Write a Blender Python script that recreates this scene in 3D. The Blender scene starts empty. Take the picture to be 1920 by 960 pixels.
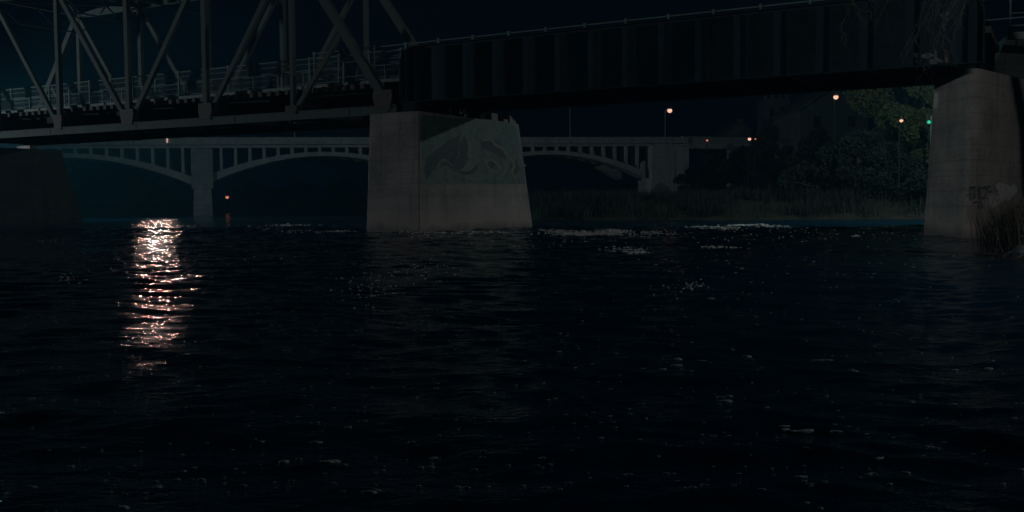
import bpy, bmesh, math, random
import numpy as np
from mathutils import Vector, Matrix
random.seed(7); RNG = np.random.default_rng(11)
R = math.radians
S = bpy.context.scene
COL = S.collection

# ------------------------------------------------------------------ camera, sky, exposure
CAMZ, FPX, PITCH, ROLL = 1.6, 1800.0, math.atan(105/1800.0), R(-0.4)
cam_data = bpy.data.cameras.new('camera'); cam = bpy.data.objects.new('camera', cam_data); COL.objects.link(cam)
cam_data.sensor_width = 36; cam_data.lens = 36*FPX/1920; cam_data.clip_end = 3000; cam_data.clip_start = 0.1
CM = Matrix.Translation((0, 0, CAMZ)) @ Matrix.Rotation(R(90)-PITCH, 4, 'X') @ Matrix.Rotation(ROLL, 4, 'Z')
cam.matrix_world = CM
S.camera = cam
W = bpy.data.worlds.new('World'); S.world = W; W.use_nodes = True
bg = W.node_tree.nodes['Background']
bg.inputs['Color'].default_value = (0.0, 0.18, 1.0, 1); bg.inputs['Strength'].default_value = 0.0013
S.view_settings.view_transform = 'Standard'; S.view_settings.look = 'None'
S.view_settings.exposure = 0; S.view_settings.gamma = 1
S.cycles.use_denoising = True
S.cycles.max_bounces = 5; S.cycles.caustics_reflective = False; S.cycles.caustics_refractive = False
S.cycles.sample_clamp_indirect = 2.0

def lamp_light(name, loc, power, color, radius=0.2, parent=None, spot=None, blend=.3):
    l = bpy.data.lights.new(name, 'SPOT' if spot else 'POINT'); l.energy = power; l.color = color; l.shadow_soft_size = radius
    o = bpy.data.objects.new(name, l); COL.objects.link(o); o.location = loc
    if spot:
        l.spot_size = R(spot[1]); l.spot_blend = blend
        o.rotation_euler = (Vector(spot[0])-Vector(loc)).to_track_quat('-Z', 'Y').to_euler()
    if parent:
        o.parent = parent; o.matrix_parent_inverse = parent.matrix_world.inverted()
    return o

# ------------------------------------------------------------------ helpers
def ray(px, py):
    d = CM.to_3x3() @ Vector(((px-960)/FPX, (480-py)/FPX, -1)); return d.normalized()
def pix_z(px, py, z=0.0):            # point of a horizontal level seen at a pixel of the photograph
    d = ray(px, py); k = (z-CAMZ)/d.z; return Vector((0, 0, CAMZ))+d*k
def pix_y(px, py, Y):                # point at depth Y
    d = ray(px, py); return Vector((0, 0, CAMZ))+d*(Y/d.y)

class MB:
    def __init__(s): s.v = []; s.f = []; s.m = []
    def add(s, vs, fs, mi=0):
        b = len(s.v); s.v += [tuple(v) for v in vs]; s.f += [tuple(i+b for i in f) for f in fs]; s.m += [mi]*len(fs); return s
    def box(s, x0, x1, y0, y1, z0, z1, mi=0):
        return s.add([(x0,y0,z0),(x1,y0,z0),(x1,y1,z0),(x0,y1,z0),(x0,y0,z1),(x1,y0,z1),(x1,y1,z1),(x0,y1,z1)],
              [(3,2,1,0),(4,5,6,7),(0,1,5,4),(1,2,6,5),(2,3,7,6),(3,0,4,7)], mi)
    def frus(s, b, t, mi=0):         # b, t: matching rings counterclockwise
        n = len(b)
        return s.add(list(b)+list(t), [tuple(range(n-1,-1,-1)), tuple(range(n,2*n))]+[(i,(i+1)%n,n+(i+1)%n,n+i) for i in range(n)], mi)
    def bar(s, p, q, w, h, up=(0,0,1), mi=0):      # rectangular bar: w across, h along up
        p = Vector(p); q = Vector(q); d = (q-p).normalized(); side = d.cross(Vector(up)).normalized(); u = side.cross(d)
        vs = [c+side*a*w/2+u*b*h/2 for c in (p,q) for a,b in ((-1,-1),(1,-1),(1,1),(-1,1))]
        return s.add(vs, [(0,1,2,3),(7,6,5,4),(0,4,5,1),(1,5,6,2),(2,6,7,3),(3,7,4,0)], mi)
    def tube(s, pts, rs, n=6, mi=0, cap=True):
        pts = [Vector(p) for p in pts]
        if not hasattr(rs, '__len__'): rs = [rs]*len(pts)
        b = len(s.v); prev = None
        for i, p in enumerate(pts):
            d = (pts[min(i+1,len(pts)-1)]-pts[max(i-1,0)]).normalized()
            a = Vector((0,0,1)) if abs(d.z) < .9 else Vector((1,0,0))
            e1 = d.cross(a).normalized(); e2 = d.cross(e1)
            for k in range(n):
                t = 2*math.pi*k/n; s.v.append(tuple(p+(e1*math.cos(t)+e2*math.sin(t))*rs[i]))
        for i in range(len(pts)-1):
            for k in range(n):
                s.f.append((b+i*n+k, b+i*n+(k+1)%n, b+(i+1)*n+(k+1)%n, b+(i+1)*n+k)); s.m.append(mi)
        if cap:
            s.f.append(tuple(b+k for k in range(n-1,-1,-1))); s.m.append(mi)
            e = b+(len(pts)-1)*n; s.f.append(tuple(e+k for k in range(n))); s.m.append(mi)
        return s
    def lathe(s, c, prof, n=16, mi=0):
        b = len(s.v)
        for r, z in prof:
            for k in range(n):
                t = 2*math.pi*k/n; s.v.append((c[0]+r*math.cos(t), c[1]+r*math.sin(t), c[2]+z))
        for i in range(len(prof)-1):
            for k in range(n):
                s.f.append((b+i*n+k, b+i*n+(k+1)%n, b+(i+1)*n+(k+1)%n, b+(i+1)*n+k)); s.m.append(mi)
        s.f.append(tuple(b+k for k in range(n-1,-1,-1))); s.m.append(mi)
        e = b+(len(prof)-1)*n; s.f.append(tuple(e+k for k in range(n))); s.m.append(mi)
        return s
    def build(s, name, mats, parent=None, smooth=False, bevel=0):
        me = bpy.data.meshes.new(name); me.from_pydata(s.v, [], s.f)
        mats = mats if isinstance(mats, (list, tuple)) else [mats]
        for m in mats: me.materials.append(m)
        if len(mats) > 1: me.polygons.foreach_set('material_index', s.m)
        if smooth: me.polygons.foreach_set('use_smooth', [True]*len(s.f))
        me.update()
        o = bpy.data.objects.new(name, me); COL.objects.link(o)
        if parent: o.parent = parent
        if bevel:
            md = o.modifiers.new('edge', 'BEVEL'); md.width = bevel; md.segments = 2; md.limit_method = 'ANGLE'; md.angle_limit = R(40)
        return o

def tag(o, label=None, cat=None, group=None, kind=None):
    if label: o['label'] = label
    if cat: o['category'] = cat
    if group: o['group'] = group
    if kind: o['kind'] = kind
    return o
def empty(name, loc, rz=0, **k):
    o = bpy.data.objects.new(name, None); COL.objects.link(o); o.location = loc; o.rotation_euler = (0,0,rz); o.empty_display_size = .5
    bpy.context.view_layer.update(); return tag(o, **k)
def dup(o, parent=None, data=None):
    c = o.copy(); COL.objects.link(c); c.parent = parent
    for ch in list(o.children): dup(ch, c)
    return c

# ------------------------------------------------------------------ materials
def mat(name, col, rough=.7, metal=0, spec=.5):
    m = bpy.data.materials.new(name); m.use_nodes = True; nt = m.node_tree
    b = nt.nodes['Principled BSDF']; b.inputs['Base Color'].default_value = (*col, 1); b.inputs['Roughness'].default_value = rough
    b.inputs['Metallic'].default_value = metal; b.inputs['Specular IOR Level'].default_value = spec
    return m, nt, b
def N(nt, t, **kw):
    n = nt.nodes.new(t)
    for k, v in kw.items():
        if k in n.inputs: n.inputs[k].default_value = v
        else: setattr(n, k, v)
    return n
def coords(nt, scale=(1,1,1), world=False):
    tc = N(nt, 'ShaderNodeTexCoord'); mp = N(nt, 'ShaderNodeMapping'); mp.inputs['Scale'].default_value = scale
    if world:
        g = N(nt, 'ShaderNodeNewGeometry'); nt.links.new(g.outputs['Position'], mp.inputs['Vector'])
    else: nt.links.new(tc.outputs['Object'], mp.inputs['Vector'])
    return mp.outputs['Vector']
def noise(nt, vec, scale, detail=4, rough=.6, lo=.35, hi=.65, a=0., b=1.):
    n = N(nt, 'ShaderNodeTexNoise', Scale=scale, Detail=detail, Roughness=rough); nt.links.new(vec, n.inputs['Vector'])
    r = N(nt, 'ShaderNodeMapRange'); r.inputs['From Min'].default_value = lo; r.inputs['From Max'].default_value = hi
    r.inputs['To Min'].default_value = a; r.inputs['To Max'].default_value = b; nt.links.new(n.outputs['Fac'], r.inputs['Value'])
    return r.outputs['Result']
def mixc(nt, fac, a, b, mode='MIX'):
    m = N(nt, 'ShaderNodeMix', data_type='RGBA', blend_type=mode)
    for sock, val in ((m.inputs[0], fac), (m.inputs[6], a), (m.inputs[7], b)):
        if hasattr(val, 'node'): nt.links.new(val, sock)
        else: sock.default_value = val if not isinstance(val, tuple) else (*val, 1)[:4]
    return m.outputs[2]
def bump(nt, b, h, strength=.3, dist=.02):
    n = N(nt, 'ShaderNodeBump', Strength=strength, Distance=dist); nt.links.new(h, n.inputs['Height']); nt.links.new(n.outputs['Normal'], b.inputs['Normal'])

def concrete(name, light, dark, boards=True, waterline=None, stain=1.0, scour=None):
    m, nt, b = mat(name, light, .85, spec=.25)
    v = coords(nt)
    c = mixc(nt, noise(nt, v, .45, 6, .65, .38, .68, 0, .9*stain), light, dark)
    vs = coords(nt, (1.3, 1.3, .10))                      # runs of dirt
    c = mixc(nt, noise(nt, vs, 1.6, 5, .7, .52, .72, 0, .75*stain), c, tuple(x*.45 for x in dark))
    vh = coords(nt, (.12, .12, 1.8))
    c = mixc(nt, noise(nt, vh, 1.0, 4, .6, .5, .75, 0, .5*stain), c, tuple(x*.6 for x in dark))
    c = mixc(nt, noise(nt, v, 7., 4, .6, .3, .7, 0, .28), c, tuple(min(1, x*1.5) for x in light))
    if boards:
        w = N(nt, 'ShaderNodeTexWave', wave_type='BANDS', bands_direction='Z', wave_profile='SAW', Scale=.52, Distortion=.15)
        w.inputs['Detail Scale'].default_value = .6
        nt.links.new(v, w.inputs['Vector'])
        r = N(nt, 'ShaderNodeMapRange'); r.inputs['From Min'].default_value = .0; r.inputs['From Max'].default_value = .06
        r.inputs['To Min'].default_value = .55; r.inputs['To Max'].default_value = 0
        nt.links.new(w.outputs['Fac'], r.inputs['Value'])
        c = mixc(nt, r.outputs['Result'], c, tuple(x*.3 for x in dark))
        w2 = N(nt, 'ShaderNodeTexWave', wave_type='BANDS', bands_direction='Z', Scale=3.2, Distortion=1.5); nt.links.new(v, w2.inputs['Vector'])
        c = mixc(nt, .10, c, w2.outputs['Color'], 'MULTIPLY')
    if scour:                                           # paler, pinker band the river has scrubbed clean
        sx = N(nt, 'ShaderNodeSeparateXYZ'); nt.links.new(v, sx.inputs[0])
        ad = N(nt, 'ShaderNodeMath', operation='ADD'); nt.links.new(sx.outputs['Z'], ad.inputs[0]); nt.links.new(noise(nt, coords(nt, (.6,.6,.2)), 1.2, 4, .6, .3, .7, -.25, .25), ad.inputs[1])
        rz = N(nt, 'ShaderNodeMapRange'); rz.inputs['From Min'].default_value = scour[0]; rz.inputs['From Max'].default_value = scour[1]
        rz.inputs['To Min'].default_value = .75; rz.inputs['To Max'].default_value = 0; nt.links.new(ad.outputs[0], rz.inputs['Value'])
        c = mixc(nt, rz.outputs['Result'], c, scour[2])
        rw = N(nt, 'ShaderNodeMapRange'); rw.inputs['From Min'].default_value = .10; rw.inputs['From Max'].default_value = .45
        rw.inputs['To Min'].default_value = .5; rw.inputs['To Max'].default_value = 0; nt.links.new(ad.outputs[0], rw.inputs['Value'])
        c = mixc(nt, rw.outputs['Result'], c, (.035,.045,.04))          # algae at the waterline
    nt.links.new(c, b.inputs['Base Color'])
    bump(nt, b, noise(nt, v, 12, 6, .7, 0, 1), .5, .03)
    return m
def steel(name, col, rust, amount=.6, rough=.55):
    m, nt, b = mat(name, col, .8, spec=.12)
    v = coords(nt)
    c = mixc(nt, noise(nt, v, 1.1, 6, .7, .48, .66, 0, amount), col, rust)
    c = mixc(nt, noise(nt, coords(nt, (2,2,.25)), 2.5, 5, .7, .5, .7, 0, amount*.7), c, tuple(x*.5 for x in col))
    c = mixc(nt, noise(nt, v, 18, 3, .6, .3, .7, 0, .25), c, tuple(x*1.6 for x in col))
    nt.links.new(c, b.inputs['Base Color']); bump(nt, b, noise(nt, v, 9, 4, .6, 0, 1), .25, .01)
    return m
def emis(name, col, st):
    m, nt, b = mat(name, (0,0,0)); b.inputs['Emission Color'].default_value = (*col, 1); b.inputs['Emission Strength'].default_value = st; return m

M = {}
M['pier'] = concrete('pier_concrete', (.36,.32,.305), (.16,.165,.17), stain=1.15, scour=(.3,1.9,(.44,.365,.34)))
M['pier_old'] = concrete('old_concrete', (.38,.355,.325), (.19,.185,.175), stain=1.1, scour=(.55,.8,(.38,.32,.30)))
M['pier_shaded'] = concrete('shaded_concrete', (.15,.17,.17), (.08,.10,.10))  # darker pier concrete; the left pier's shade is put into its colour
M['arch'] = concrete('arch_concrete', (.42,.46,.46), (.22,.26,.26), boards=False, stain=.8)
M['arch_pier'] = concrete('arch_pier_concrete', (.35,.38,.38), (.18,.20,.20))
M['abut'] = concrete('abutment_concrete', (.46,.50,.49), (.27,.30,.30), stain=.8)  # raised tone puts in lamplight that the abutment does not get
M['truss'] = steel('truss_paint', (.088,.112,.112), (.085,.07,.06), .6)
M['truss_rough'] = steel('gusset_paint', (.125,.12,.115), (.10,.07,.06), .8)
M['girder'] = steel('girder_paint', (.024,.050,.066), (.024,.028,.034), .7)
M['girder_dark'] = steel('under_steel', (.02,.025,.03), (.018,.014,.012), .6)
M['galv'] = steel('galvanised', (.19,.27,.27), (.2,.22,.2), .4, .4)
M['mesh_wire'] = steel('mesh_wire', (.14,.19,.19), (.1,.11,.1), .4, .5)
M['timber'] = steel('timber', (.10,.10,.095), (.06,.05,.045), .7, .8)
M['timber_pale'] = steel('pale_timber', (.24,.27,.26), (.12,.12,.11), .6, .8)
M['dark_wood'] = steel('bark', (.07,.065,.06), (.04,.035,.03), .6, .9)
M['twig'] = steel('twig_bark', (.11,.13,.12), (.07,.065,.06), .5, .9)
M['wall_shaded'] = concrete('shaded_wall_concrete', (.10,.12,.12), (.05,.06,.06))  # back wall gets less light; that shade is put into the colour
M['brick'] = concrete('town_wall', (.17,.18,.18), (.10,.11,.11), boards=False)
M['roof'] = concrete('town_roof', (.14,.16,.17), (.09,.10,.11), boards=False)
M['rock'] = concrete('rock', (.085,.085,.095), (.04,.04,.05), boards=False)
M['warm'] = emis('lamp_glow', (1.0,.50,.34), 1.25)
M['warm_small'] = emis('lamp_glow_small', (1.0,.27,.15), .8)
M['white_glow'] = emis('lamp_glow_pale', (1.0,.72,.62), 6.0)
M['green'] = emis('signal_green', (.02,.75,.38), .9)
M['window'] = emis('lit_window', (.35,.36,.28), .10)
M['glass'] = mat('dark_glass', (.02,.025,.03), .15)[0]
M['off_lens'] = mat('unlit_lens', (.25,.25,.25), .3)[0]
M['signal_box'] = mat('signal_housing', (.03,.03,.02), .5)[0]

def leafmat(name, a, b_):
    m, nt, b = mat(name, a, .7, spec=.2)
    c = mixc(nt, noise(nt, coords(nt), 1.4, 3, .6, .35, .65), a, b_)
    nt.links.new(c, b.inputs['Base Color'])
    t = N(nt, 'ShaderNodeBsdfTranslucent'); nt.links.new(c, t.inputs['Color'])
    mx = N(nt, 'ShaderNodeMixShader', Fac=.3); nt.links.new(b.outputs[0], mx.inputs[1]); nt.links.new(t.outputs[0], mx.inputs[2])
    nt.links.new(mx.outputs[0], nt.nodes['Material Output'].inputs['Surface']); return m
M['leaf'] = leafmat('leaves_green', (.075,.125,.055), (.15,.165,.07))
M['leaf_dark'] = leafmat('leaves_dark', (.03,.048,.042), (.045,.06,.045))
M['reed'] = leafmat('reeds_dry', (.05,.055,.045), (.028,.036,.034))
M['straw'] = leafmat('straw', (.15,.13,.10), (.09,.085,.07))

def blob_paint(name, col, col2, scale, edge=.5, soft=.08):   # patchy paint that leaves the wall bare in places
    m, nt, b = mat(name, col, .7)
    v = coords(nt)
    nt.links.new(mixc(nt, noise(nt, v, scale*2, 4, .6, .35, .65), col, col2), b.inputs['Base Color'])
    tr = N(nt, 'ShaderNodeBsdfTransparent'); mx = N(nt, 'ShaderNodeMixShader')
    nt.links.new(noise(nt, v, scale, 5, .7, edge-soft, edge+soft, 0, .9), mx.inputs[0])
    nt.links.new(tr.outputs[0], mx.inputs[1]); nt.links.new(b.outputs[0], mx.inputs[2])
    nt.links.new(mx.outputs[0], nt.nodes['Material Output'].inputs['Surface']); return m
M['mural_teal'] = blob_paint('mural_teal', (.085,.16,.165), (.13,.18,.175), 1.1, .33, .16)
M['mural_dark'] = blob_paint('mural_dark', (.03,.065,.072), (.05,.09,.095), 1.6, .28, .14)
M['mural_tan'] = blob_paint('mural_tan', (.25,.235,.19), (.19,.185,.16), 1.8, .33, .16)
M['mural_mid'] = blob_paint('mural_mid', (.20,.20,.16), (.16,.17,.14), 1.8, .38, .16)
M['tag_pale'] = blob_paint('tag_pale', (.66,.62,.60), (.5,.56,.52), 1.9, .34, .14)
M['tag_dark'] = blob_paint('tag_dark', (.11,.125,.135), (.13,.14,.15), 2.5, .42, .12)
M['tag_white'] = blob_paint('tag_white', (.42,.37,.42), (.34,.33,.36), 2.6, .46, .12)

# ------------------------------------------------------------------ water
def wave_field(X, Y, dy):
    rng = np.random.default_rng(5)
    H = np.zeros_like(X)
    rap = np.exp(-((Y-(50-.12*X))/9.0)**2)
    # slow swirls bend the wave fronts
    wx = X + .7*np.sin(Y*.31+1.3)+.5*np.sin(X*.23-Y*.17+.4)+.25*np.sin(X*.9+Y*.6)
    wy = Y + .8*np.sin(X*.27+.6)+.4*np.sin(X*.55+Y*.41+2.)+.2*np.sin(X*1.3-Y*.8)
    patch = .75+.45*np.sin(X*.19+Y*.13+1)*np.sin(Y*.23-X*.11+2)+.3*np.sin(X*.6+.9)*np.sin(Y*.47)
    for i in range(70):
        lam = .28*(14.0)**rng.random()
        th = rng.normal(0, .48) + math.pi/2
        k = 2*math.pi/lam
        slope = .0165*(1.55 if lam < 1.2 else .62)
        att = np.clip((lam/dy-1.8)/2.0, 0, 1)
        ph = rng.random()*6.28
        arg = k*(wx*math.cos(th)+wy*math.sin(th))+ph
        H += slope/k*(np.sin(arg)+.25*np.sin(2*arg+.8))*att
    H *= np.clip(.55+.45*patch, .6, 1.25)*(1+1.3*rap)
    return H, rap
def build_water():
    rows = []; y = .9
    while y < 190: rows.append(y); y *= 1.0042
    rows = np.array(rows); nc = 700
    cx = np.linspace(-.92, .92, nc)
    Y = np.repeat(rows[:,None], nc, 1); X = (Y+1.5)*cx[None,:]
    dyy = Y*.0042
    H, rap = wave_field(X, Y, dyy)
    edge = np.clip((190-Y)/30, 0, 1)
    H *= edge
    nr = len(rows)
    co = np.stack([X, Y, H], -1).reshape(-1, 3)
    idx = np.arange(nr*nc).reshape(nr, nc)
    q = np.stack([idx[:-1,:-1], idx[:-1,1:], idx[1:,1:], idx[1:,:-1]], -1).reshape(-1, 4)
    me = bpy.data.meshes.new('water'); me.vertices.add(len(co)); me.vertices.foreach_set('co', co.ravel())
    me.loops.add(q.size); me.loops.foreach_set('vertex_index', q.ravel().astype(np.int32))
    me.polygons.add(len(q)); me.polygons.foreach_set('loop_start', np.arange(0, q.size, 4, dtype=np.int32))
    me.polygons.foreach_set('loop_total', np.full(len(q), 4, dtype=np.int32))
    me.update(calc_edges=True); me.validate()
    me.polygons.foreach_set('use_smooth', np.ones(len(q), dtype=bool))
    # white water: where the riffle breaks
    Xf, Yf, Hf = X.ravel(), Y.ravel(), H.ravel()
    foam = np.zeros_like(Xf)
    for px, py, w, hh, a in ((1095,437,75,5,1.0),(1150,434,35,5,1.0),(1040,434,40,5,.75),(1225,436,40,4,.5),(1400,423,45,3,.8),(1460,425,40,3,.6),(1330,428,60,4,.55),(1370,431,30,3,.6),
                             (1690,427,35,3,.9),(1620,430,50,4,.5),(1350,464,50,3,.45),(860,436,170,4,.55),(640,435,50,3,.5),(545,423,60,3,.5),(570,435,60,4,.4),
                             (1170,468,60,5,.45),(700,440,60,4,.45),(90,455,60,5,.35),(130,522,30,8,.4),(1310,535,40,10,.35),(1110,450,160,9,.30),(1500,437,220,12,.22),(780,470,220,30,.16),(300,450,300,20,.12)):
        c = pix_z(px, py); e = pix_z(px+w, py); f = pix_z(px, py-hh)
        rx = max(.2, (e-c).length); ry = max(.3, (f-c).length)
        foam = np.maximum(foam, .72*a*np.exp(-((Xf-c.x)/rx)**2-((Yf-c.y)/ry)**2))
    at = me.attributes.new('foam', 'FLOAT', 'POINT'); at.data.foreach_set('value', foam.astype(np.float32))
    m, nt, b = mat('river_water', (.002,.028,.054), .05, spec=.5)
    b.inputs['IOR'].default_value = 1.33
    p = coords(nt, (1,1,1), world=True)
    n1 = N(nt, 'ShaderNodeTexNoise', Scale=2.6, Detail=5, Roughness=.62); nt.links.new(coords(nt, (.8,1.5,1), True), n1.inputs['Vector'])
    n2 = N(nt, 'ShaderNodeTexNoise', Scale=9.0, Detail=3, Roughness=.6); nt.links.new(coords(nt, (.7,1.3,1), True), n2.inputs['Vector'])
    b1 = N(nt, 'ShaderNodeBump', Strength=1.0, Distance=.048); nt.links.new(n1.outputs['Fac'], b1.inputs['Height'])
    b2 = N(nt, 'ShaderNodeBump', Strength=1.0, Distance=.0045); nt.links.new(n2.outputs['Fac'], b2.inputs['Height']); nt.links.new(b1.outputs['Normal'], b2.inputs['Normal'])
    nt.links.new(b2.outputs['Normal'], b.inputs['Normal'])
    fa = N(nt, 'ShaderNodeAttribute', attribute_name='foam')
    fn = noise(nt, coords(nt, (.5,1.1,1), True), 7.5, 7, .85, .42, .62, .0, 1.35)
    mu = N(nt, 'ShaderNodeMath', operation='MULTIPLY'); nt.links.new(fa.outputs['Fac'], mu.inputs[0]); nt.links.new(fn, mu.inputs[1])
    rr = N(nt, 'ShaderNodeMapRange'); rr.inputs['From Min'].default_value = .16; rr.inputs['From Max'].default_value = .75; rr.inputs['To Max'].default_value = .85
    nt.links.new(mu.outputs[0], rr.inputs['Value'])
    nt.links.new(mixc(nt, rr.outputs['Result'], (.002,.028,.054), (.62,.64,.62)), b.inputs['Base Color'])
    r2 = N(nt, 'ShaderNodeMapRange'); r2.inputs['To Min'].default_value = .07; r2.inputs['To Max'].default_value = .7; nt.links.new(rr.outputs['Result'], r2.inputs['Value'])
    nt.links.new(r2.outputs['Result'], b.inputs['Roughness'])
    me.materials.append(m)
    o = bpy.data.objects.new('water', me); COL.objects.link(o); tag(o, kind='structure')
    q = MB(); q.box(-600,600,-60,900,-.6,-.16); o2 = q.build('river_water_far', m); tag(o2, kind='structure')
build_water()

# ------------------------------------------------------------------ ground: one sheet, the river channel carved into it
SHORE = [(9.5,-20),(10.5,12),(12.2,23.0),(15.2,30),(18.8,36.8),(24,44),(27,52),(33,64),(33,70),(24,71.5),(16,71.5),(8,73.5),(2,77),(-6,88),(-12,106),(-16,118),(-22,140),(-60,150),
         (-150,150),(-150,60),(-62,45),(-46,30),(-40,0),(-40,-20)]
def shore_dist(X, Y):
    d = np.full(X.shape, 1e9); ins = np.zeros(X.shape, bool)
    n = len(SHORE)
    for i in range(n):
        x1, y1 = SHORE[i]; x2, y2 = SHORE[(i+1) % n]
        dx, dy = x2-x1, y2-y1
        t = np.clip(((X-x1)*dx+(Y-y1)*dy)/(dx*dx+dy*dy), 0, 1)
        d = np.minimum(d, np.hypot(X-x1-t*dx, Y-y1-t*dy))
        cond = ((y1 > Y) != (y2 > Y)) & (X < (x2-x1)*(Y-y1)/((y2-y1) if y2 != y1 else 1e-9)+x1)
        ins ^= cond
    return np.where(ins, -d, d)      # positive on land
def ground_h(X, Y):
    X = np.asarray(X, float); Y = np.asarray(Y, float)
    d = shore_dist(X, Y)
    wob = .25*np.sin(X*.7+1)*np.sin(Y*.6)+.15*np.sin(X*1.9+Y*1.3)
    land = .15+np.clip(d, 0, 4)*.28+wob*np.clip(d/2, 0, 1)
    far = np.clip((Y-88)/45, 0, 1)*np.clip((X-24)/18, 0, 1)
    land = land + 6.2*far*far*(3-2*far)
    near = np.clip((d-2)/10, 0, 1)*np.clip((60-Y)/12, 0, 1)*np.where(X > 0, 1, 1); land = land+4.0*near*near*(3-2*near)
    return np.where(d > 0, land, -.0+np.clip(d, -5, 0)*.4-.05)
def build_ground():
    xs = np.concatenate([np.arange(-600,-120,30), np.arange(-120,-50,5), np.arange(-50,70,1.0), np.arange(70,140,6), np.arange(140,620,30)])
    ys = np.concatenate([np.arange(-60,-4,6), np.arange(-4,150,1.0), np.arange(150,220,6), np.arange(220,920,35)])
    X, Y = np.meshgrid(xs, ys); Z = ground_h(X, Y)
    nr, nc = X.shape; idx = np.arange(nr*nc).reshape(nr, nc)
    q = np.stack([idx[:-1,:-1], idx[:-1,1:], idx[1:,1:], idx[1:,:-1]], -1).reshape(-1, 4)
    me = bpy.data.meshes.new('ground'); me.from_pydata(np.stack([X,Y,Z],-1).reshape(-1,3).tolist(), [], q.tolist())
    me.polygons.foreach_set('use_smooth', [True]*len(q))
    m, nt, b = mat('earth', (.06,.06,.045), .9, spec=.15); v = coords(nt)
    nt.links.new(mixc(nt, noise(nt, v, .8, 6, .7), (.035,.04,.032), (.06,.057,.047)), b.inputs['Base Color'])
    bump(nt, b, noise(nt, v, 4, 6, .7, 0, 1), .8, .15)
    me.materials.append(m); o = bpy.data.objects.new('ground', me); COL.objects.link(o); tag(o, kind='structure')
build_ground()

# ------------------------------------------------------------------ the rail bridge frame: local x along the bridge to the right, local y away
BR = -math.atan2(.495, .869); P0 = Vector((-4.64, 48.3, 0))
BM = Matrix.Translation(P0) @ Matrix.Rotation(BR, 4, 'Z'); BI = BM.inverted()
def br_plane(px, py, tplane=None, splane=None):    # a pixel of the photo onto a face of the bridge piers
    o = BI @ Vector((0,0,CAMZ)); d = BI.to_3x3() @ ray(px, py)
    k = (tplane-o.x)/d.x if tplane is not None else (splane-o.y)/d.y
    return o+d*k

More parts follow.
